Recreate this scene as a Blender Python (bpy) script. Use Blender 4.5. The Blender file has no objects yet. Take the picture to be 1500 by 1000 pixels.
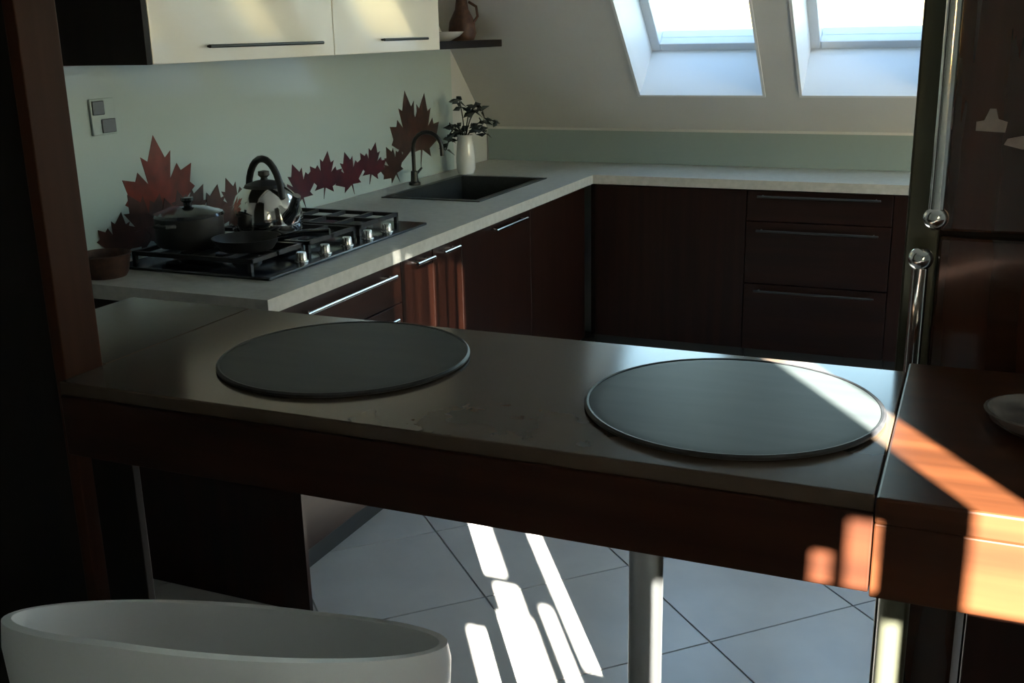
import bpy, bmesh, math, random
from mathutils import Vector, Matrix
random.seed(7)
R = math.radians
S = bpy.context.scene
C = S.collection

# ------------------------------------------------------------------ camera
H = 1.52
F, PITCH, YAW, ROLL = 1577.0, R(16.07), R(23.53), R(-1.22)
fw = Vector((-math.sin(YAW)*math.cos(PITCH), math.cos(YAW)*math.cos(PITCH), -math.sin(PITCH)))
rt = Vector((math.cos(YAW), math.sin(YAW), 0)); up = rt.cross(fw)
rt2 = math.cos(ROLL)*rt + math.sin(ROLL)*up; up2 = -math.sin(ROLL)*rt + math.cos(ROLL)*up
cd = bpy.data.cameras.new('camera'); cam = bpy.data.objects.new('camera', cd); C.objects.link(cam)
cd.sensor_fit = 'HORIZONTAL'; cd.sensor_width = 36.0; cd.lens = 36.0*F/1500.0; cd.clip_start = 0.02
m = Matrix((rt2, up2, -fw)).transposed().to_4x4(); m.translation = Vector((0, 0, H)); cam.matrix_world = m
S.camera = cam

# ------------------------------------------------------------------ sky, sun, exposure
SUN_EL = R(22); SD = Vector((-.545, .839, 0)).normalized()
w = bpy.data.worlds.new('sky'); S.world = w; w.use_nodes = True
nt = w.node_tree; bg = nt.nodes['Background']
sky = nt.nodes.new('ShaderNodeTexSky'); sky.sky_type = 'NISHITA'; sky.sun_disc = False
sky.sun_elevation = SUN_EL; sky.sun_rotation = math.atan2(-SD.x, -SD.y)
sky.air_density = 1.6; sky.dust_density = 1.0; sky.ozone_density = 2.5
nt.links.new(sky.outputs[0], bg.inputs[0]); bg.inputs[1].default_value = 1.0
ld = bpy.data.lights.new('sun', 'SUN'); ld.energy = 165.0; ld.angle = R(.35); ld.color = (1, .95, .86)
so = bpy.data.objects.new('sun', ld); C.objects.link(so)
sdir = Vector((SD.x*math.cos(SUN_EL), SD.y*math.cos(SUN_EL), -math.sin(SUN_EL)))
so.rotation_euler = sdir.to_track_quat('-Z', 'Y').to_euler(); so.location = (3, -4, 4)
v = S.view_settings; v.view_transform = 'Standard'; v.look = 'None'; v.gamma = 1; v.use_curve_mapping = False
v.exposure = 0.68

# ------------------------------------------------------------------ materials
def mat(name, col, rough=.5, metal=0, coat=0, noise=None, spec=.5, bump=0):
    """noise = (scale xyz, second colour, detail)"""
    M = bpy.data.materials.new(name); M.use_nodes = True
    n = M.node_tree; b = n.nodes['Principled BSDF']
    b.inputs['Base Color'].default_value = (*col, 1); b.inputs['Roughness'].default_value = rough
    b.inputs['Metallic'].default_value = metal; b.inputs['Coat Weight'].default_value = coat
    b.inputs['Coat Roughness'].default_value = .06; b.inputs['Specular IOR Level'].default_value = spec
    if noise:
        sc, c2, det = noise
        tc = n.nodes.new('ShaderNodeTexCoord'); mp = n.nodes.new('ShaderNodeMapping'); mp.inputs['Scale'].default_value = sc
        nz = n.nodes.new('ShaderNodeTexNoise'); nz.inputs['Scale'].default_value = 1; nz.inputs['Detail'].default_value = det
        cr = n.nodes.new('ShaderNodeValToRGB'); cr.color_ramp.elements[0].position = .35; cr.color_ramp.elements[1].position = .68
        cr.color_ramp.elements[0].color = (*col, 1); cr.color_ramp.elements[1].color = (*c2, 1)
        n.links.new(tc.outputs['Object'], mp.inputs[0]); n.links.new(mp.outputs[0], nz.inputs[0])
        n.links.new(nz.outputs[0], cr.inputs[0]); n.links.new(cr.outputs[0], b.inputs['Base Color'])
        if bump:
            bp = n.nodes.new('ShaderNodeBump'); bp.inputs['Strength'].default_value = bump; bp.inputs['Distance'].default_value = .002
            n.links.new(nz.outputs[0], bp.inputs['Height']); n.links.new(bp.outputs[0], b.inputs['Normal'])
    return M
M = {}
M['wall'] = mat('white wall paint', (.50, .515, .515), .85, noise=((3, 3, 3), (.53, .545, .545), 3))
M['lining'] = mat('white lining', (.66, .68, .70), .5)
M['tile'] = mat('pale grey floor tile', (.46, .44, .42), .28, noise=((5, 5, 5), (.53, .51, .485), 5))
M['grout'] = mat('grey grout', (.30, .30, .30), .9, noise=((20, 20, 20), (.35, .35, .35), 3))
M['worktop'] = mat('beige grey laminate', (.40, .385, .345), .3, noise=((40, 40, 40), (.47, .455, .415), 4))
WOODX = ((1.5, 30, 30), (.019, .0052, .0025), 5); WOODZ = ((30, 30, 1.5), (.019, .0052, .0025), 5); WOODY = ((30, 1.5, 30), (.019, .0052, .0025), 5)
M['wood_x'] = mat('mahogany grain along counter', (.009, .0024, .0012), .4, spec=.22, noise=WOODX)
M['wood_post'] = mat('red brown upright post', (.040, .012, .005), .5, spec=.12, noise=((30, 30, 1.5), (.06, .02, .009), 5))
M['wood_bar'] = mat('mahogany bar front', (.015, .0042, .0018), .42, spec=.18, noise=((1.5, 30, 30), (.034, .0098, .004), 5))
M['wood_y'] = mat('mahogany grain along wall', (.009, .0024, .0012), .4, spec=.22, noise=WOODY)
M['wood_z'] = mat('mahogany upright grain', (.009, .0024, .0012), .4, spec=.22, noise=WOODZ)
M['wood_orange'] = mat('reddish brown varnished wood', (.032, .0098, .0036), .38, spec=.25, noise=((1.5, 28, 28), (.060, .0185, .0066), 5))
M['wood_dark'] = mat('near black wenge wood', (.005, .003, .0025), .55, spec=.2, noise=((30, 30, 2), (.010, .006, .0045), 4))
M['bar_top'] = mat('taupe stone counter top', (.060, .041, .028), .15, spec=.25, noise=((14, 14, 14), (.074, .052, .037), 5))
M['placemat'] = mat('dark grey smoked placemat', (.034, .040, .041), .42, spec=.1, noise=((6, 40, 6), (.042, .048, .048), 3))
M['cream'] = mat('cream gloss door', (.80, .75, .64), .12, coat=.5, noise=((1.5, 1.5, 1.5), (.82, .77, .67), 2))
M['splash'] = mat('pale green grey glass panel', (.45, .545, .53), .1, coat=.3, noise=((.8, .8, .8), (.50, .585, .575), 2))
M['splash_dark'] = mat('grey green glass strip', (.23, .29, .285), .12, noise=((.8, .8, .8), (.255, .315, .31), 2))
M['magnet'] = mat('pale mauve enamel', (.20, .175, .175), .4, noise=((60, 60, 60), (.25, .22, .215), 3))
M['chrome'] = mat('chrome', (.80, .79, .76), .10, metal=1)
M['steel'] = mat('brushed steel', (.62, .62, .61), .25, metal=1, noise=((3, 3, 120), (.7, .7, .69), 2))
M['alu'] = mat('matt aluminium', (.5, .5, .5), .4, metal=1, noise=((2, 90, 2), (.58, .58, .58), 2))
M['dark_metal'] = mat('dark anthracite metal', (.05, .052, .05), .35, metal=.6)
M['iron'] = mat('black cast iron', (.012, .012, .014), .5, noise=((60, 60, 60), (.02, .02, .022), 3))
M['hobglass'] = mat('black enamel', (.010, .012, .018), .15, coat=.3)
M['white_plastic'] = mat('white moulded shell', (.74, .74, .74), .35, noise=((4, 4, 4), (.77, .77, .77), 2))
M['white_glaze'] = mat('white glazed ceramic', (.75, .76, .77), .15, coat=.3)
M['socket'] = mat('grey socket insert', (.10, .115, .13), .4)
M['leaf_red'] = mat('red maple leaf print', (.20, .028, .014), .3, noise=((16, 16, 16), (.10, .02, .012), 4))
M['leaf_brown'] = mat('brown maple leaf print', (.075, .03, .022), .3, noise=((16, 16, 16), (.03, .016, .014), 4))
M['leaf_plum'] = mat('plum maple leaf print', (.10, .018, .026), .3, noise=((16, 16, 16), (.035, .014, .025), 4))
M['plant'] = mat('dark blue green leaf', (.012, .020, .022), .45, noise=((20, 20, 20), (.02, .032, .03), 3))
M['sink'] = mat('dark composite sink', (.030, .034, .036), .35, noise=((80, 80, 80), (.045, .05, .05), 3))
M['brown_dark'] = mat('dark brown weave', (.045, .018, .012), .6, noise=((50, 50, 50), (.09, .04, .025), 4), bump=.6)
M['copper'] = mat('brown glaze', (.12, .055, .035), .2, coat=.4)
M['tall'] = mat('glossy dark brown door', (.028, .012, .007), .14, coat=.4, noise=((20, 20, 1.2), (.05, .017, .010), 4))
M['stile'] = mat('olive grey metal frame', (.075, .075, .05), .3, metal=.5, noise=((30, 30, 2), (.09, .09, .065), 2))
M['fabric'] = mat('grey blind cloth', (.30, .29, .27), .9, noise=((60, 60, 60), (.34, .33, .31), 3))
M['dish'] = mat('grey brown stoneware', (.09, .08, .075), .25, noise=((25, 25, 25), (.12, .105, .095), 4))
def glass():
    G = bpy.data.materials.new('window pane'); G.use_nodes = True; n = G.node_tree; n.nodes.clear()
    o = n.nodes.new('ShaderNodeOutputMaterial'); mx = n.nodes.new('ShaderNodeMixShader')
    t = n.nodes.new('ShaderNodeBsdfTransparent'); t.inputs[0].default_value = (.93, .95, .94, 1)
    g = n.nodes.new('ShaderNodeBsdfGlossy'); g.inputs['Roughness'].default_value = .02
    mx.inputs[0].default_value = .06
    n.links.new(t.outputs[0], mx.inputs[1]); n.links.new(g.outputs[0], mx.inputs[2])
    n.links.new(mx.outputs[0], o.inputs[0]); return G
M['glass'] = glass()
M['ground'] = mat('pale paved ground', (.12, .13, .115), .9, noise=((.05, .05, .05), (.10, .13, .08), 4))

# ------------------------------------------------------------------ mesh helpers
def box(bm, x0, x1, y0, y1, z0, z1, bev=0, T=None):
    vs = [bm.verts.new((x, y, z)) for z in (z0, z1) for y in (y0, y1) for x in (x0, x1)]
    fs = [(0, 2, 3, 1), (4, 5, 7, 6), (0, 1, 5, 4), (2, 6, 7, 3), (0, 4, 6, 2), (1, 3, 7, 5)]
    faces = [bm.faces.new([vs[i] for i in f]) for f in fs]
    if bev:
        es = {e for f in faces for e in f.edges}
        r = bmesh.ops.bevel(bm, geom=list(es), offset=bev, segments=2, affect='EDGES', profile=.5)
        vs = list({vv for f in r['faces'] for vv in f.verts} | {x for x in vs if x.is_valid})
    if T is not None: bmesh.ops.transform(bm, matrix=T, verts=[x for x in vs if x.is_valid])
def prism(bm, pts, z0, z1):
    a = [bm.verts.new((x, y, z0)) for x, y in pts]; b = [bm.verts.new((x, y, z1)) for x, y in pts]
    bm.faces.new(a[::-1]); bm.faces.new(b); n = len(pts)
    for i in range(n): bm.faces.new((a[i], a[(i+1) % n], b[(i+1) % n], b[i]))
def lathe(bm, prof, cx=0, cy=0, cz=0, seg=32, close=False):
    rings = []
    for r, z in prof:
        if r < 1e-5: rings.append([bm.verts.new((cx, cy, cz+z))])
        else: rings.append([bm.verts.new((cx+r*math.cos(2*math.pi*k/seg), cy+r*math.sin(2*math.pi*k/seg), cz+z)) for k in range(seg)])
    for a, b in zip(rings, rings[1:]):
        for k in range(seg):
            q = (k+1) % seg
            if len(a) == 1 and len(b) == 1: continue
            if len(a) == 1: f = (a[0], b[q], b[k])
            elif len(b) == 1: f = (a[k], a[q], b[0])
            else: f = (a[k], a[q], b[q], b[k])
            fc = bm.faces.new(f); fc.smooth = True
def tube(bm, pts, r, seg=12, caps=True):
    pts = [Vector(p) for p in pts]; rings = []; rr = r if isinstance(r, (list, tuple)) else [r]*len(pts)
    ref = None
    for i, p in enumerate(pts):
        t = (pts[min(i+1, len(pts)-1)] - pts[max(i-1, 0)]).normalized()
        if ref is None: ref = t.orthogonal().normalized()
        ref = (ref - t*ref.dot(t)).normalized(); b = t.cross(ref)
        rings.append([bm.verts.new(p + rr[i]*(math.cos(2*math.pi*k/seg)*ref + math.sin(2*math.pi*k/seg)*b)) for k in range(seg)])
    for a, b in zip(rings, rings[1:]):
        for k in range(seg):
            f = bm.faces.new((a[k], a[(k+1) % seg], b[(k+1) % seg], b[k])); f.smooth = True
    if caps: bm.faces.new(rings[0][::-1]); bm.faces.new(rings[-1])
def obj(name, fn, material, parent=None, loc=None, rot=None):
    bm = bmesh.new(); fn(bm); bmesh.ops.recalc_face_normals(bm, faces=bm.faces)
    me = bpy.data.meshes.new(name); bm.to_mesh(me); bm.free(); me.materials.append(M[material]); sm_ = any(p.use_smooth for p in me.polygons)
    if sm_: me.set_sharp_from_angle(angle=R(38))
    o = bpy.data.objects.new(name, me); C.objects.link(o)
    if parent is not None:
        o.parent = parent; o.matrix_parent_inverse = Matrix.Translation(-parent.location) if not parent.rotation_euler.z else (Matrix.Translation(parent.location) @ parent.rotation_euler.to_matrix().to_4x4()).inverted()
    if loc: o.location = loc
    if rot: o.rotation_euler = rot
    return o
def bobj(name, b, material, parent=None, bev=0): return obj(name, lambda bm: box(bm, *b, bev=bev), material, parent)
def tag(o, label, cat, group=None):
    o['label'] = label; o['category'] = cat
    if group: o['group'] = group
    return o
def thing(name, loc, label, cat, group=None):
    o = bpy.data.objects.new(name, None); C.objects.link(o); o.location = loc; o.empty_display_size = .1
    return tag(o, label, cat, group)
def struct(o): o['kind'] = 'structure'; return o
# parts below are written in world coordinates; part() keeps that under an Empty
def part(name, fn, material, parent): return obj(name, fn, material, parent)
def pbox(name, b, material, parent, bev=0): return bobj(name, b, material, parent, bev)
def sub(name, fn, material, par):          # sub-part of a mesh part (part has identity-world transform through its own inverse)
    o = obj(name, fn, material); o.parent = par; return o

# ------------------------------------------------------------------ room shell
XL, XR, YF, YB, ZC = -2.36, 2.3, 5.15, -.9, 2.95
KN = 1.05                                   # knee wall height where the roof slope starts
c45 = math.sqrt(.5)
fl = struct(bobj('floor', (XL-.1, XR+.1, YB-.1, YF+.1, -.12, -.004), 'grout'))
def clip(poly, x0, x1, y0, y1):
    for ax, lim, sg in ((0, x0, 1), (0, x1, -1), (1, y0, 1), (1, y1, -1)):
        out = []
        for i in range(len(poly)):
            a, b = poly[i-1], poly[i]; da, db = sg*(a[ax]-lim), sg*(b[ax]-lim)
            if (da >= 0) != (db >= 0):
                t = da/(da-db); out.append((a[0]+t*(b[0]-a[0]), a[1]+t*(b[1]-a[1])))
            if db >= 0: out.append(b)
        poly = out
        if len(poly) < 3: return []
    return poly
TS, GW = .45, .003
tme = None
for i in range(-14, 15):
    for j in range(-14, 15):
        ux, uy = c45*TS, c45*TS
        cx = -.524 + (i-j)*ux; cy = 2.439 + c45*TS + (i+j)*uy
        h = c45*TS - GW*1.4
        full = [(cx, cy-h), (cx+h, cy), (cx, cy+h), (cx-h, cy)]
        p = clip(full, XL, XR, YB, YF)
        if len(p) < 3: continue
        area = abs(sum(p[k-1][0]*p[k][1]-p[k][0]*p[k-1][1] for k in range(len(p))))/2
        if area < .004: continue
        if p == full or len(p) == 4 and abs(area-2*h*h) < 1e-4:
            if tme is None:
                t0 = obj('tile', lambda bm: prism(bm, [(0, -h), (h, 0), (0, h), (-h, 0)], -.006, 0), 'tile'); tme = t0.data; o = t0
            else: o = bpy.data.objects.new('tile', tme); C.objects.link(o)
            o.location = (cx, cy, 0)
        else: o = obj('tile', lambda bm: prism(bm, p, -.006, 0), 'tile')
        o.parent = fl

def roof_profile(bm, x0, x1):               # gable wall outline in the y-z plane
    yk = YF - (ZC-KN)
    pts = [(YB-.1, -.1), (YF+.1, -.1), (YF+.1, KN-.1), (YF, KN), (yk, ZC), (YB-.1, ZC)]
    a = [bm.verts.new((x0, y, z)) for y, z in pts]; b = [bm.verts.new((x1, y, z)) for y, z in pts]; n = len(pts)
    bm.faces.new(a); bm.faces.new(b[::-1])
    for i in range(n): bm.faces.new((a[i], a[(i+1) % n], b[(i+1) % n], b[i]))
struct(obj('wall_left', lambda bm: roof_profile(bm, XL-.12, XL), 'wall'))
GY0, GY1, GZ0, GZ1 = 1.9, 3.9, .95, 2.05            # gable window beyond the right edge of the view
def right_wall(bm):
    def poly(pts):
        a = [bm.verts.new((XR, y, z)) for y, z in pts]; b = [bm.verts.new((XR+.12, y, z)) for y, z in pts]; n = len(pts)
        bm.faces.new(a); bm.faces.new(b[::-1])
        for i in range(n): bm.faces.new((a[i], a[(i+1) % n], b[(i+1) % n], b[i]))
    yk = YF - (ZC-KN)
    poly([(YB-.1, -.1), (GY0, -.1), (GY0, ZC), (YB-.1, ZC)])
    poly([(GY0, -.1), (GY1, -.1), (GY1, GZ0), (GY0, GZ0)])
    poly([(GY0, GZ1), (GY1, GZ1), (GY1, KN+YF-GY1), (yk, ZC), (GY0, ZC)])
    poly([(GY1, -.1), (YF+.1, -.1), (YF+.1, KN-.1), (YF, KN), (GY1, KN+YF-GY1)])
struct(obj('wall_right', right_wall, 'wall'))
def gframe(bm):
    t = .05; ym = (GY0+GY1)/2
    for q in ((GY0, GY0+t, GZ0, GZ1), (GY1-t, GY1, GZ0, GZ1), (ym-t/2, ym+t/2, GZ0+t, GZ1-t), (GY0+t, GY1-t, GZ0, GZ0+t), (GY0+t, GY1-t, GZ1-t, GZ1)): box(bm, XR+.04, XR+.10, *q)
wg = struct(obj('window_6', gframe, 'lining'))
for q in range(2):
    ya = GY0+.05+q*.975
    o = obj('pane', lambda bm: box(bm, XR+.066, XR+.072, ya, ya+.925, GZ0+.05, GZ1-.05), 'glass'); o.parent = wg
struct(obj('ground', lambda bm: box(bm, -250, 250, -250, 250, -5.4, -5.2), 'ground'))
struct(bobj('wall_far', (XL, XR, YF, YF+.12, -.1, KN), 'wall'))
struct(bobj('ceiling', (XL-.1, XR+.1, YB-.2, YF-(ZC-KN)+.12, ZC, ZC+.15), 'wall'))
# roof slope in its own frame: x along the wall, y down the slope towards the eaves, z outwards
TH = .34
slopeM = Matrix.Translation((0, YF, KN)) @ Matrix.Rotation(-math.pi/4, 4, 'X')
V0 = .235                                    # lower edge of the windows above the knee, along the slope
VL = 1.18                                    # window length along the slope
wins = [(-1.497, -.905), (-.757, -.165), (-.02, .572), (.72, 1.312)]
def slope(bm):
    xs = [XL-.1] + [q for a in wins for q in a] + [XR+.1]
    Lm = (ZC-KN)/c45 + .3
    for k in range(0, len(xs), 2): box(bm, xs[k], xs[k+1], -Lm, .3, 0, TH)
    for a, b in wins:
        box(bm, a, b, -V0, .3, 0, TH); box(bm, a, b, -Lm, -V0-VL, 0, TH)
so_ = struct(obj('ceiling', slope, 'wall')); so_.matrix_world = slopeM
for k, (a, b) in enumerate(wins):
    y0, y1 = -V0-VL, -V0
    def frame(bm):
        t = .055
        for q in ((a, a+t, y0, y1), (b-t, b, y0, y1), (a+t, b-t, y0, y0+t), (a+t, b-t, y1-t, y1)): box(bm, *q, TH-.07, TH+.02, .004)
    def lining(bm):
        t = .012; d = TH-.07
        for q in ((a, a+t, y0, y1), (b-t, b, y0, y1), (a+t, b-t, y0, y0+t), (a+t, b-t, y1-t, y1)): box(bm, *q, -.006, d)
    W = struct(obj('window_%d' % (k+1), frame, 'lining')); W.matrix_world = slopeM
    L_ = obj('lining', lining, 'lining'); L_.parent = W
    P_ = obj('pane', lambda bm: box(bm, a+.055, b-.055, y0+.055, y1-.055, TH-.03, TH-.024), 'glass'); P_.parent = W

# rear wall with the window the sun comes through
WX0, WX1, WZ0, WZ1 = .74, 1.62, 1.34, 2.86
def rear(bm):
    for q in ((XL, WX0, 0, ZC), (WX1, XR, 0, ZC), (WX0, WX1, 0, WZ0), (WX0, WX1, WZ1, ZC)): box(bm, q[0], q[1], YB-.1, YB, q[2], q[3])
struct(obj('wall_rear', rear, 'wall'))
def rframe(bm):
    t = .04
    for q in ((WX0, WX0+t, WZ0, WZ1), (WX1-t, WX1, WZ0, WZ1), (WX0+t, WX1-t, WZ0, WZ0+t), (WX0+t, WX1-t, WZ1-t, WZ1)): box(bm, q[0], q[1], YB-.1, YB-.05, q[2], q[3])
wr = struct(obj('window_5', rframe, 'lining'))
o = obj('pane', lambda bm: box(bm, WX0+.04, WX1-.04, YB-.08, YB-.074, WZ0+.04, WZ1-.04), 'glass'); o.parent = wr
holes = [(1.0, 1.085, 1.664, 1.85), (1.226, 1.282, 1.49, 1.85), (.915, .98, 1.40, 1.52), (.98, 1.118, 1.40, 1.565), (1.04, 1.108, 1.565, 1.635), (1.163, 1.192, 1.40, 1.60),
         (1.314, 1.382, 1.885, 2.235), (1.382, 1.49, 1.885, 2.012), (1.194, 1.222, 1.888, 1.968), (1.158, 1.177, 1.888, 1.925),
         (.8, .8015, 2.42, 2.68), (.85, .852, 2.42, 2.68), (.885, .887, 2.42, 2.68), (.916, .918, 2.42, 2.70), (.950, .956, 2.42, 2.71), (1.0, 1.002, 2.42, 2.74), (1.045, 1.047, 2.42, 2.76), (1.093, 1.098, 2.42, 2.77)]
def blind(bm):  # added unseen cloth; its gaps are placed to cast the sun stripes and patches
    e = 1e-6
    xs = sorted({WX0-.05, WX1+.05} | {q for h in holes for q in h[:2]}); zs = sorted({WZ0-.05, WZ1+.05} | {q for h in holes for q in h[2:]})
    V = {}
    def gv(x, z, y):
        if (x, z, y) not in V: V[(x, z, y)] = bm.verts.new((x, y, z))
        return V[(x, z, y)]
    for i in range(len(xs)-1):
        for j in range(len(zs)-1):
            mx, mz = (xs[i]+xs[i+1])/2, (zs[j]+zs[j+1])/2
            if any(h[0] < mx < h[1] and h[2] < mz < h[3] for h in holes): continue
            bm.faces.new([gv(xs[i], zs[j], YB+.02), gv(xs[i+1], zs[j], YB+.02), gv(xs[i+1], zs[j+1], YB+.02), gv(xs[i], zs[j+1], YB+.02)])
    bmesh.ops.solidify(bm, geom=bm.faces[:], thickness=.003)
bl = thing('window_blind', (1.24, YB+.02, WZ0-.05), 'grey cloth blind added out of view over the rear window, its gaps cut to shape the sun patches', 'blind')
pb = part('cloth', blind, 'fabric', bl); pbox('head_rail', (WX0-.06, WX1+.06, YB+.002, YB+.05, WZ1+.05, WZ1+.09), 'alu', bl, .004)

# ------------------------------------------------------------------ worktop and base units
ZW = .88; XF = -1.62; YE = 2.18; YFF = 4.69
SX0, SX1, SY0, SY1 = -2.20, -1.80, 3.82, 4.50         # sink cut-out
def worktop(bm):
    z0, z1 = ZW-.04, ZW
    X0 = XL+.012
    box(bm, X0, XF, YE, SY0, z0, z1); box(bm, X0, SX0, SY0, SY1, z0, z1); box(bm, SX1, XF, SY0, SY1, z0, z1)
    box(bm, X0, XF, SY1, YF-.001, z0, z1); box(bm, XF, 1.25, YFF, YF-.001, z0, z1)
tag(obj('worktop', worktop, 'worktop'), 'long pale beige L-shaped kitchen worktop holding the hob and sink', 'worktop')

XD = XF-.03                                             # front plane of the left run carcasses
def handle_y(bm, x, y0, y1, z, r=.006, off=.03):
    tube(bm, [(x+off, y0, z), (x+off, y1, z)], r)
    for y in (y0+.02, y1-.02): tube(bm, [(x, y, z), (x+off, y, z)], r*.8, 8)
def handle_x(bm, y, x0, x1, z, r=.006, off=.03):
    tube(bm, [(x0, y-off, z), (x1, y-off, z)], r)
    for x in (x0+.02, x1-.02): tube(bm, [(x, y, z), (x, y-off, z)], r*.8, 8)
def left_unit(y0, y1, label, fronts):
    u = thing('base_cabinet', ((XL+XD)/2, (y0+y1)/2, 0), label, 'cabinet', 'base cabinets under the left worktop')
    pbox('body', (XL+.014, XD-.022, y0+.001, y1-.001, .11, ZW-.041 if y0 < 3.3 else .70), 'wood_y', u)
    pbox('plinth', (XL+.05, XD-.07, y0+.002, y1-.002, .0, .11), 'dark_metal', u)
    for nm, a, b, z0, z1, hy in fronts:
        d = pbox(nm, (XD-.02, XD, a+.002, b-.002, z0, z1), 'wood_z' if nm == 'door' else 'wood_y', u, .002)
        if hy: h = obj('handle', lambda bm: handle_y(bm, XD, hy[0], hy[1], hy[2]), 'chrome'); h.parent = d; h.matrix_parent_inverse = d.matrix_parent_inverse.inverted() if False else Matrix.Identity(4)
        if hy: h.matrix_parent_inverse = (Matrix.Translation(u.location) @ d.matrix_parent_inverse).inverted()
    return u
left_unit(2.20, 2.92, 'drawer cabinet under the hob end of the worktop, nearest the bar', [('drawer', 2.22, 2.92, .70, .832, (2.35, 2.84, .80)), ('drawer', 2.22, 2.92, .41, .696, (2.35, 2.84, .66)), ('drawer', 2.22, 2.92, .115, .406, (2.35, 2.84, .37))])
left_unit(2.92, 3.36, 'reddish two-door cabinet lit by the sun under the left worktop', [('door', 2.92, 3.138, .115, .832, (2.98, 3.10, .81)), ('door', 3.142, 3.36, .115, .832, (3.17, 3.29, .81))])
left_unit(3.36, 4.00, 'dark cabinet with a single door in front of the sink', [('door', 3.36, 4.0, .115, .832, (3.60, 3.90, .81))])
left_unit(4.00, 4.67, 'dark blank-fronted cabinet in the corner beside the sink', [('door', 4.0, 4.66, .115, .832, None)])
ep = pbox('end_panel', (XL+.014, -1.57, YE+.004, 2.198, 0, ZW-.041), 'wood_z', None)
tag(ep, 'upright brown wooden end panel below the near end of the worktop', 'panel')

YD = YFF+.03
def far_unit(x0, x1, label, fronts):
    u = thing('base_cabinet', ((x0+x1)/2, (YD+YF)/2, 0), label, 'cabinet', 'base cabinets below the skylights')
    pbox('body', (x0+.001, x1-.001, YD+.022, YF-.002, .11, ZW-.041), 'wood_x', u)
    pbox('plinth', (x0+.002, x1-.002, YD+.07, YF-.05, 0, .11), 'dark_metal', u)
    for nm, a, b, z0, z1, hx in fronts:
        d = pbox(nm, (a+.002, b-.002, YD, YD+.02, z0, z1), 'wood_z' if nm == 'door' else 'wood_x', u, .002)
        if hx:
            h = obj('handle', lambda bm: handle_x(bm, YD, *hx, r=.005), 'dark_metal'); h.parent = d
            h.matrix_parent_inverse = (Matrix.Translation(u.location) @ d.matrix_parent_inverse).inverted()
far_unit(XD+.002, -.92, 'very dark cabinet with a plain door below the first skylight', [('door', XD+.03, -.92, .115, .832, None)])
far_unit(-.92, -.31, 'dark three-drawer cabinet with thin bar handles below the second skylight', [('drawer', -.92, -.31, .70, .832, (-.87, -.36, .81)), ('drawer', -.92, -.31, .42, .696, (-.87, -.36, .66)), ('drawer', -.92, -.31, .115, .416, (-.87, -.36, .39))])
far_unit(-.31, .30, 'dark one-door cabinet right of the three drawers, behind the tall unit', [('door', -.31, .30, .115, .832, (-.2, .2, .81))])
far_unit(.30, 1.24, 'dark wide two-door cabinet at the right end of the far worktop', [('door', .30, .77, .115, .832, (.4, .67, .81)), ('door', .77, 1.24, .115, .832, (.87, 1.14, .81))])

# ------------------------------------------------------------------ splashback with leaf print, socket
UZ = 1.455
sp = tag(bobj('splashback', (XL+.001, XL+.009, 2.20, 4.74, ZW+.001, UZ-.004), 'splash'), 'pale green glass splashback printed with autumn maple leaves behind the hob', 'splashback')
LEAF = [(0, -.42), (.02, -.2), (.26, -.27), (.21, -.17), (.45, -.02), (.39, .03), (.44, .19), (.29, .15), (.25, .22), (.14, .10), (.19, .34), (.11, .29), (0, .5)]
LEAF = LEAF + [(-x, y) for x, y in LEAF[::-1][1:-1]]
def leaf_fn(y, z, s, ang, x=XL+.0093, wy=1.0):
    def f(bm):
        ca, sa = math.cos(ang), math.sin(ang)
        pts = [(y+s*wy*(px*ca-pz*sa), z+s*(px*sa+pz*ca)) for px, pz in LEAF]
        pts = [(a, max(b, ZW+.004)) for a, b in pts]
        a = [bm.verts.new((x, p, q)) for p, q in pts]; b = [bm.verts.new((x+.0012, p, q)) for p, q in pts]
        bm.faces.new(a); bm.faces.new(b[::-1]); n = len(pts)
        for i in range(n): bm.faces.new((a[i], a[(i+1) % n], b[(i+1) % n], b[i]))
    return f
for i, (y, z, s, ang, mt, wy) in enumerate([(2.665, 1.055, .36, .05, 'leaf_red', 1.0), (2.58, .965, .24, .5, 'leaf_brown', 1.1), (2.80, .965, .22, -.6, 'leaf_brown', 1.1), (3.02, .965, .2, .3, 'leaf_brown', 1.1),
        (3.42, .965, .20, .3, 'leaf_plum', 1.3), (3.60, .985, .20, -.2, 'leaf_plum', 1.3), (3.78, .97, .20, .25, 'leaf_plum', 1.3), (3.96, .99, .19, -.3, 'leaf_plum', 1.3), (3.25, .95, .18, -.4, 'leaf_brown', 1.2),
        (4.30, 1.09, .38, .16, 'leaf_brown', 1.0), (4.42, 1.08, .36, -.18, 'leaf_brown', 1.0), (4.14, .965, .2, .5, 'leaf_brown', 1.2), (2.70, .94, .2, .2, 'leaf_brown', 1.3), (2.90, .95, .2, -.3, 'leaf_brown', 1.3), (2.46, .94, .17, -.2, 'leaf_brown', 1.2), (3.13, .94, .17, .1, 'leaf_brown', 1.2)]):
    o = obj('leaf', leaf_fn(y, z, s, ang, XL+.0092+.0002*i, wy), mt); o.parent = sp
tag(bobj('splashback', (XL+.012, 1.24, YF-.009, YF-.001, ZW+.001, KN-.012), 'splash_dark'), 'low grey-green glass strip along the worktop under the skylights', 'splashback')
sk = thing('wall_socket', (XL+.01, 2.453, 1.307), 'small grey double socket high on the left of the splashback', 'socket')
pbox('plate', (XL+.0095, XL+.018, 2.405, 2.50, 1.255, 1.358), 'splash', sk, .002)
pbox('insert', (XL+.018, XL+.022, 2.41, 2.455, 1.312, 1.352), 'socket', sk, .003)
pbox('insert', (XL+.018, XL+.022, 2.44, 2.494, 1.260, 1.300), 'socket', sk, .003)

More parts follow.
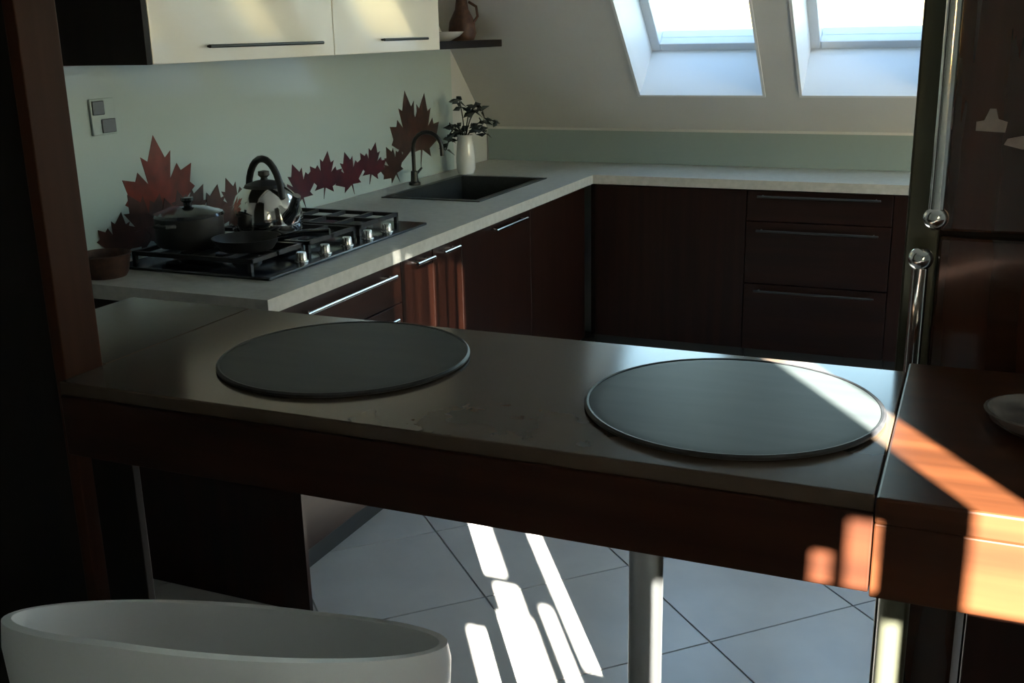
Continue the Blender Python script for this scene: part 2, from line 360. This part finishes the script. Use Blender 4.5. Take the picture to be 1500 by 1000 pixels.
# ------------------------------------------------------------------ wall cabinets and open end shelf
XU = -2.0
def upper(y0, y1, hy, label):
    u = thing('wall_cabinet', ((XL+XU)/2, (y0+y1)/2, UZ), label, 'cabinet', 'cream wall cabinets')
    pbox('body', (XL+.002, XU-.02, y0+.002, y1-.002, UZ+.004, 2.12), 'wood_dark', u)
    d = pbox('door', (XU-.02, XU, y0+.002, y1-.002, UZ, 2.12), 'cream', u, .0025)
    h = obj('handle', lambda bm: handle_y(bm, XU, hy[0], hy[1], hy[2], r=.005, off=.022), 'dark_metal'); h.parent = d
    h.matrix_parent_inverse = (Matrix.Translation(u.location) @ d.matrix_parent_inverse).inverted()
upper(2.29, 3.17, (2.50, 3.07, 1.497), 'cream gloss wall cabinet with a long dark handle, nearest the dark end panel')
upper(3.17, 3.944, (3.466, 3.80, 1.50), 'cream gloss wall cabinet with a short handle, beside the open shelf')
tag(bobj('cabinet_end_panel', (XL+.002, XU+.001, 2.268, 2.288, UZ, 2.12), 'wood_dark', None, .001), 'near black side panel closing the end of the cream wall cabinets', 'panel')
def shelf(bm):
    pts = [(XL+.002, 3.947), (-2.02, 3.947)]
    for k in range(9):
        a = k/8*math.pi/2; pts.append((-2.14+.12*math.cos(a), 4.57+.12*math.sin(a)))
    pts.append((XL+.002, 4.69))
    prism(bm, pts, UZ, UZ+.03)
tag(obj('corner_shelf', shelf, 'wood_dark'), 'rounded dark open shelf at the end of the cream wall cabinets', 'shelf')
zs = UZ+.03
jug = thing('jug', (-2.13, 4.42, zs), 'dark pointed jug on the rounded open shelf', 'jug')
part('body', lambda bm: lathe(bm, [(0, 0), (.05, 0), (.062, .03), (.055, .08), (.03, .13), (.024, .17), (.03, .19), (.026, .19), (.018, .165), (0, .16)], -2.13, 4.42, zs), 'brown_dark', jug)
part('handle', lambda bm: tube(bm, [(-2.095, 4.42, zs+.16), (-2.06, 4.42, zs+.14), (-2.055, 4.42, zs+.10), (-2.078, 4.42, zs+.07)], .006, 8), 'brown_dark', jug)
bw = thing('bowl', (-2.12, 4.20, zs), 'small pale bowl on the rounded open shelf beside the jug', 'bowl')
part('body', lambda bm: lathe(bm, [(0, .008), (.03, .008), (.03, 0), (.035, 0), (.075, .02), (.095, .038), (.09, .038), (.07, .022), (.03, .013), (0, .013)], -2.12, 4.20, zs), 'white_glaze', bw)
jr = thing('jar', (-2.22, 4.02, zs), 'brown lidded jar on the open shelf, against the cream cabinet', 'jar')
part('body', lambda bm: lathe(bm, [(0, 0), (.045, 0), (.05, .01), (.05, .10), (.04, .115), (0, .115)], -2.22, 4.02, zs), 'copper', jr)
part('lid', lambda bm: lathe(bm, [(.044, .115), (.046, .13), (.012, .137), (.012, .15), (0, .153)], -2.22, 4.02, zs), 'brown_dark', jr)

# ------------------------------------------------------------------ gas hob, pots
HX0, HX1, HY0, HY1 = -2.28, -1.74, 2.36, 3.28
hob = thing('gas_hob', ((HX0+HX1)/2, (HY0+HY1)/2, ZW), 'black gas hob with cast iron grates and steel knobs on the worktop', 'hob')
pbox('plate', (HX0, HX1, HY0, HY1, ZW+.0005, ZW+.010), 'hobglass', hob, .003)
burn = [(-2.14, 2.55, .045), (-1.94, 2.53, .035), (-2.05, 2.82, .06), (-2.14, 3.09, .04), (-1.94, 3.10, .045)]
for x, y, r in burn:
    part('burner', lambda bm: lathe(bm, [(r*1.25, .010), (r*1.2, .018), (r, .020), (r, .026), (0, .028)], x, y, ZW, 24), 'iron', hob)
for y0, y1 in ((2.40, 2.66), (2.685, 2.955), (2.98, 3.24)):
    def grate(bm):
        z = ZW+.040; t = .006; x0, x1 = -2.25, -1.83
        for q in ((x0, x1, y0, y0+2*t), (x0, x1, y1-2*t, y1), (x0, x0+2*t, y0, y1), (x1-2*t, x1, y0, y1), (x0, x1, (y0+y1)/2-t, (y0+y1)/2+t)): box(bm, *q, z-t, z+t)
        for x in (x0+.10, (x0+x1)/2, x1-.10): box(bm, x-t, x+t, y0, y1, z-t, z+t)
        for x in (x0, x1-2*t):
            for y in (y0, y1-2*t): box(bm, x, x+2*t, y, y+2*t, ZW+.009, z)
    part('grate', grate, 'iron', hob)
for k in range(5):
    y = 2.58+.125*k
    part('knob', lambda bm: lathe(bm, [(.021, .010), (.020, .013), (.017, .014), (.015, .034), (.013, .037), (0, .037)], -1.785, y, ZW, 20), 'steel', hob)
# kettle
kx, ky, kz = -2.04, 2.78, ZW+.0465
kt = thing('kettle', (kx, ky, kz), 'shiny steel kettle with a dark lid and handle on the hob', 'kettle')
part('body', lambda bm: lathe(bm, [(0, 0), (.098, 0), (.108, .012), (.112, .04), (.106, .085), (.09, .12), (.068, .14), (.06, .145)], kx, ky, kz, 40), 'chrome', kt)
part('lid', lambda bm: lathe(bm, [(.064, .143), (.06, .152), (.03, .162), (.012, .166), (.010, .172), (.018, .18), (.017, .192), (0, .195)], kx, ky, kz), 'iron', kt)
part('spout', lambda bm: tube(bm, [(kx+.09, ky-.03, kz+.05), (kx+.13, ky-.045, kz+.085), (kx+.155, ky-.055, kz+.13)], [.024, .017, .012], 14), 'chrome', kt)
part('handle', lambda bm: tube(bm, [(kx+.085*math.cos(a)*.98, ky-.03*math.cos(a), kz+.115+.115*math.sin(a)) for a in [math.pi*k/14 for k in range(15)]], .011, 10), 'iron', kt)
# dark stewpot behind the kettle, frying pan in front
px, py, pz = -2.15, 2.545, ZW+.0465
pt = thing('cooking_pot', (px, py, pz), 'black cooking pot with lid on the hob, left of the steel kettle', 'pot')
part('body', lambda bm: lathe(bm, [(0, 0), (.095, 0), (.10, .008), (.10, .085), (.105, .088)], px, py, pz, 36), 'iron', pt)
part('lid', lambda bm: lathe(bm, [(.105, .088), (.10, .096), (.05, .112), (.012, .116), (.012, .125), (.02, .132), (.018, .14), (0, .142)], px, py, pz), 'hobglass', pt)
for s in (-1, 1): part('handle', lambda bm: tube(bm, [(px-.03, py+s*.098, pz+.07), (px-.02, py+s*.125, pz+.072), (px+.02, py+s*.125, pz+.072), (px+.03, py+s*.098, pz+.07)], .006, 8), 'iron', pt)
fx, fy = -1.94, 2.535
fp = thing('frying_pan', (fx, fy, pz), 'low black frying pan on the near corner of the hob', 'pan')
part('body', lambda bm: lathe(bm, [(0, 0), (.075, 0), (.10, .035), (.097, .035), (.073, .004), (0, .004)], fx, fy, pz, 36), 'iron', fp)
part('handle', lambda bm: tube(bm, [(fx+.09, fy+.03, pz+.03), (fx+.16, fy+.055, pz+.045), (fx+.235, fy+.08, pz+.048)], [.008, .009, .010], 10), 'hobglass', fp)
# low basket at the near end
bx, by = -2.235, 2.275
bk = thing('bread_basket', (bx, by, ZW), 'small dark brown woven basket at the near end of the worktop', 'basket')
part('body', lambda bm: lathe(bm, [(0, .004), (.052, .004), (.056, 0), (.062, .01), (.072, .06), (.076, .064), (.072, .066), (.058, .014), (0, .012)], bx, by, ZW, 28), 'brown_dark', bk)
# ------------------------------------------------------------------ sink, tap, vase with plant
def sinkfn(bm):
    x0, x1, y0, y1, zt = SX0+.001, SX1-.001, SY0+.001, SY1-.001, ZW+.004
    box(bm, SX0-.02, SX0+.012, SY0-.02, SY1+.02, ZW+.0005, zt); box(bm, SX1-.012, SX1+.02, SY0-.02, SY1+.02, ZW+.0005, zt)
    box(bm, SX0, SX1, SY0-.02, SY0+.012, ZW+.0005, zt); box(bm, SX0, SX1, SY1-.012, SY1+.02, ZW+.0005, zt)
    for q in ((x0, x0+.006, y0, y1), (x1-.006, x1, y0, y1), (x0, x1, y0, y0+.006), (x0, x1, y1-.006, y1)): box(bm, *q, ZW-.16, zt)
    box(bm, x0, x1, y0, y1, ZW-.166, ZW-.16)
sn = thing('sink', (-2.0, 4.16, ZW-.166), 'dark sunken kitchen sink in the worktop below the second leaf print', 'sink')
part('basin', sinkfn, 'sink', sn)
part('drain', lambda bm: lathe(bm, [(0, -.158), (.03, -.158), (.035, -.155), (.02, -.154), (0, -.154)], -2.0, 4.16, ZW, 20), 'steel', sn)
tp = thing('tap', (-2.27, 4.18, ZW), 'slim dark kitchen tap with a curved spout behind the sink', 'tap')
part('base', lambda bm: lathe(bm, [(.026, 0), (.026, .012), (.017, .016), (.015, .06), (.010, .063)], -2.27, 4.18, ZW, 20), 'dark_metal', tp)
part('spout', lambda bm: tube(bm, [(-2.27, 4.18, ZW+.05), (-2.27, 4.18, ZW+.16)] + [(-2.27+.07-.07*math.cos(a), 4.18, ZW+.16+.07*math.sin(a)) for a in [math.pi*k/10 for k in range(1, 11)]] + [(-2.13, 4.18, ZW+.13)], .009, 10), 'dark_metal', tp)
part('lever', lambda bm: tube(bm, [(-2.27, 4.20, ZW+.045), (-2.27, 4.25, ZW+.065)], [.006, .005], 8), 'dark_metal', tp)
vx, vy = -2.22, 4.60
vs = thing('vase', (vx, vy, ZW), 'white vase with dark leafy stems beside the sink', 'vase')
part('body', lambda bm: lathe(bm, [(0, 0), (.036, 0), (.044, .02), (.046, .07), (.040, .13), (.034, .165), (.037, .18), (.033, .18), (.03, .165), (.034, .1), (0, .09)], vx, vy, ZW, 28), 'white_glaze', vs)
rn = random.Random(3)
for k, (dx, dy, hz) in enumerate([(.10, -.01, .29), (.15, .03, .24), (.13, -.05, .19), (-.03, -.02, .34), (-.10, -.05, .22), (-.08, .02, .15), (.05, .02, .31), (-.12, -.1, .12)]):
    p0 = Vector((vx, vy, ZW+.15)); p2 = Vector((max(vx+dx, XL+.09), vy+dy, ZW+hz)); p1 = Vector((vx+dx*.35, vy+dy*.35, ZW+max(hz, .22)+.03))
    pts = [p0*(1-t)**2 + p1*2*t*(1-t) + p2*t*t for t in [q/8 for q in range(9)]]
    st = part('stem', lambda bm: tube(bm, pts, .0028, 6), 'plant', vs)
    def leaves(bm):
        for q in range(4, 9):
            for s in (-1, 1):
                b = pts[q]; L = .045*rn.uniform(.8, 1.25); d = Vector((rn.uniform(-.6, .6)+.4*s, s*rn.uniform(.3, 1), rn.uniform(-.7, .5))).normalized(); n = d.orthogonal().normalized(); wv = d.cross(n)
                A = [b, b+d*L*.35+wv*L*.26+n*.004, b+d*L, b+d*L*.35-wv*L*.26+n*.004]
                v4 = [bm.verts.new(x) for x in A]; u4 = [bm.verts.new(x+n*.0012) for x in A]
                bm.faces.new(v4); bm.faces.new(u4[::-1])
                for i in range(4): bm.faces.new((v4[i], v4[(i+1) % 4], u4[(i+1) % 4], u4[i]))
    lv = part('foliage', leaves, 'plant', vs)

# ------------------------------------------------------------------ breakfast bar
ZB = 1.045; BY0, BY1, BXR = 1.10, 1.555, -.068
bar = thing('breakfast_bar', (-.65, 1.33, 0), 'long breakfast bar with a taupe top, thick mahogany front and chrome leg', 'bar counter')
part('top', lambda bm: (box(bm, -1.198, BXR, BY0+.002, BY1, ZB-.02, ZB, .002), box(bm, -1.47, -1.1985, 1.196, BY1, ZB-.02, ZB)), 'bar_top', bar)
pbox('front_board', (-1.198, BXR, BY0, BY0+.028, .932, ZB-.0205), 'wood_bar', bar, .002)
pbox('back_board', (-1.47, BXR, BY1-.028, BY1-.002, .932, ZB-.0205), 'wood_bar', bar, .002)
pbox('side_panel', (-1.197, -1.118, BY0+.04, BY0+.056, 0, ZB-.0205), 'wood_dark', bar, .002)
for x, y in ((-.330, 1.155),):
    lg = part('leg', lambda bm: lathe(bm, [(0, .012), (.021, .012), (.021, ZB-.022), (0, ZB-.022)], x, y, 0, 28), 'alu', bar)
    fo = obj('foot', lambda bm: lathe(bm, [(0, 0), (.045, 0), (.045, .006), (.03, .012), (0, .012)], x, y, 0, 28), 'chrome'); fo.parent = lg
    fo.matrix_parent_inverse = (Matrix.Translation(bar.location) @ lg.matrix_parent_inverse).inverted()
    fg = obj('flange', lambda bm: lathe(bm, [(.0212, ZB-.035), (.0255, ZB-.03), (.0255, ZB-.0215), (0, ZB-.0215)], x, y, 0, 28), 'chrome'); fg.parent = lg
    fg.matrix_parent_inverse = (Matrix.Translation(bar.location) @ lg.matrix_parent_inverse).inverted()
for x, y, lb in ((-.865, 1.345, 'round dark grey placemat on the left of the bar, in the shade'), (-.268, 1.328, 'round dark grey placemat on the right of the bar, crossed by the sunbeam')):
    t = thing('placemat', (x, y, ZB), lb, 'placemat', 'placemats on the bar')
    part('disc', lambda bm: lathe(bm, [(0, .0005), (.185, .0005), (.188, .003), (.185, .0062), (.178, .0066), (.170, .0066), (0, .0066)], x, y, ZB, 72), 'placemat', t)
    part('rim', lambda bm: lathe(bm, [(.1885, .0005), (.1915, .002), (.1915, .005), (.1885, .0075), (.1855, .0068)], x, y, ZB, 72), 'iron', t)

# wooden counter that carries on to the right of the bar
sc = thing('side_counter', (.5, 1.33, 0), 'red-brown wooden counter continuing right of the bar, its front struck by sun', 'counter')
pbox('top', (BXR+.001, 1.1, BY0-.004, 1.60, ZB-.03, ZB), 'wood_orange', sc, .003)
pbox('front_board', (BXR+.001, 1.1, BY0-.002, BY0+.028, .928, ZB-.0305), 'wood_orange', sc, .002)
pbox('body', (.03, 1.08, BY0+.06, 1.58, .09, ZB-.0305), 'wood_dark', sc)
part('leg', lambda bm: lathe(bm, [(0, 0), (.03, 0), (.03, .006), (.017, .010), (.017, ZB-.031), (0, ZB-.031)], -.043, 1.165, 0, 28), 'stile', sc)
pbox('plinth', (.05, 1.05, BY0+.10, 1.55, 0, .09), 'dark_metal', sc)
for k in range(2):
    d = pbox('door', (.032+.524*k, .552+.524*k, BY0+.041, BY0+.0595, .10, .92), 'wood_z', sc, .002)
    kb = obj('knob', lambda bm: lathe(bm, [(.006, 0), (.006, .015), (.014, .02), (.013, .028), (0, .03)], 0, 0, 0, 16), 'chrome'); kb.parent = d
    kb.matrix_parent_inverse = (Matrix.Translation(sc.location) @ d.matrix_parent_inverse).inverted(); kb.rotation_euler = (math.pi/2, 0, 0); kb.location = (.48 if k == 0 else .57, BY0+.041, .8)
ds = thing('dish', (.10, 1.365, ZB), 'small round grey-brown dish on the wooden counter at the right edge', 'dish')
part('body', lambda bm: lathe(bm, [(0, .004), (.035, .004), (.037, 0), (.042, 0), (.06, .012), (.068, .024), (.064, .025), (.052, .013), (.03, .009), (0, .009)], .10, 1.365, ZB, 40), 'dish', ds)

# ------------------------------------------------------------------ tall unit on the right
TX0, TX1, TY0, TY1 = -.095, .56, 1.75, 2.36
tu = thing('tall_refrigerator', (.23, 2.05, 0), 'tall glossy dark brown refrigerator with chrome bar handles, at the right edge', 'refrigerator')
pbox('body', (TX0+.002, TX1, TY0+.024, TY1, .05, 2.05), 'wood_dark', tu, .003)
pbox('plinth', (TX0+.02, TX1-.02, TY0+.05, TY1-.03, 0, .05), 'dark_metal', tu)
pbox('side_strip', (TX0, TX0+.048, TY0+.001, TY0+.0235, .05, 2.05), 'stile', tu, .004)
for z0, z1, h0, h1, hx in ((1.213, 2.05, 1.235, 1.86, -.052), (.06, 1.205, .62, 1.18, -.068)):
    d = pbox('door', (TX0+.049, TX1, TY0, TY0+.0235, z0, z1), 'tall', tu, .005)
    def hd(bm):
        y = TY0-.035
        tube(bm, [(hx, y, h0), (hx, y, h1)], .012, 16)
        for z in (h0+.004, h1-.004):
            lathe(bm, [(.0185*math.sin(math.pi*k/10), -.0185*math.cos(math.pi*k/10)) for k in range(11)], hx, y, z, 20)
            tube(bm, [(hx, y, z), (hx, TY0+.001, z)], .007, 10)
    h = obj('handle', hd, 'chrome'); h.parent = d; h.matrix_parent_inverse = (Matrix.Translation(tu.location) @ d.matrix_parent_inverse).inverted()

def blob(bm, x, z, pts, sc):
    q = [(x+a*sc, z+b*sc) for a, b in pts]
    A = [bm.verts.new((u, TY0-.0055, w_)) for u, w_ in q]; B = [bm.verts.new((u, TY0-.0005, w_)) for u, w_ in q]; n = len(q)
    bm.faces.new(A); bm.faces.new(B[::-1])
    for i in range(n): bm.faces.new((A[i], A[(i+1) % n], B[(i+1) % n], B[i]))
tag(obj('fridge_magnet', lambda bm: blob(bm, .012, 1.378, [(-1, -.6), (.9, -.7), (1, 0), (.4, .2), (.2, .9), (-.2, .9), (-.5, .1), (-1, 0)], .021), 'magnet'), 'pale mauve magnet on the refrigerator door, the higher one', 'magnet', 'magnets on the refrigerator')
tag(obj('fridge_magnet', lambda bm: blob(bm, .052, 1.352, [(-1, -.3), (.2, -.6), (1, -.5), (1, .4), (.1, .3), (-.8, .1)], .021), 'magnet'), 'pale mauve magnet on the refrigerator door, the lower one at the picture edge', 'magnet', 'magnets on the refrigerator')

# ------------------------------------------------------------------ dark partition at the left end of the bar
pp = thing('wooden_partition', (-1.6, 1.155, 0), 'dark wooden partition standing at the left end of the bar', 'partition')
pbox('panel', (-2.2, -1.222, 1.122, 1.188, 0, 2.9), 'wood_dark', pp)
pbox('edge_post', (-1.2215, -1.2, 1.118, 1.192, 0, 2.9), 'wood_post', pp, .002)

# ------------------------------------------------------------------ white tub bar stool
cx, cy = -.668, .80
st = thing('bar_stool', (cx, cy, 0), 'white moulded tub bar stool pulled up to the bar, seen from behind', 'stool')
FA = R(99)                                     # facing direction
def shell(bm):
    seg = 72; outer = []; inner = []
    for k in range(seg):
        a = 2*math.pi*k/seg
        dlt = math.cos(a-FA)                     # 1 front, -1 back
        top = .929 - .103*dlt
        R0 = .212 + .010*abs(math.sin(a-FA))
        bot = .66
        co, ci = [], []
        for q, (t, r) in enumerate(((0, .30), (.02, .55), (.12, .80), (.35, .93), (.65, .98), (.92, 1.0), (1.0, .985))):
            co.append(bm.verts.new((cx+R0*r*math.cos(a), cy+R0*r*math.sin(a), bot+(top-bot)*t)))
        for q, (t, r) in enumerate(((1.0, .945), (.9, .93), (.65, .91), (.42, .85), (.30, .70), (.26, .40))):
            ci.append(bm.verts.new((cx+R0*r*math.cos(a), cy+R0*r*math.sin(a), bot+(top-bot)*t)))
        outer.append(co+ci)
    n = len(outer[0])
    for k in range(seg):
        a, b = outer[k], outer[(k+1) % seg]
        for q in range(n-1):
            f = bm.faces.new((a[q], b[q], b[q+1], a[q+1])); f.smooth = True
    f = bm.faces.new([o[-1] for o in outer]); f.smooth = True
    bm.faces.new([o[0] for o in outer][::-1])
part('seat_shell', shell, 'white_plastic', st)
part('column', lambda bm: lathe(bm, [(.09, .66), (.09, .645), (.03, .635), (.03, .40), (.024, .39), (.024, .02)], cx, cy, 0, 28), 'chrome', st)
part('base', lambda bm: lathe(bm, [(0, 0), (.21, 0), (.21, .006), (.10, .018), (.03, .03), (0, .03)], cx, cy, 0, 48), 'chrome', st)
part('footrest', lambda bm: (tube(bm, [(cx+.14*math.cos(FA+a), cy+.14*math.sin(FA+a), .28) for a in [R(-80+10*k) for k in range(17)]], .009, 10), tube(bm, [(cx+.02*math.cos(FA), cy+.02*math.sin(FA), .28), (cx+.14*math.cos(FA), cy+.14*math.sin(FA), .28)], .009, 10)), 'chrome', st)
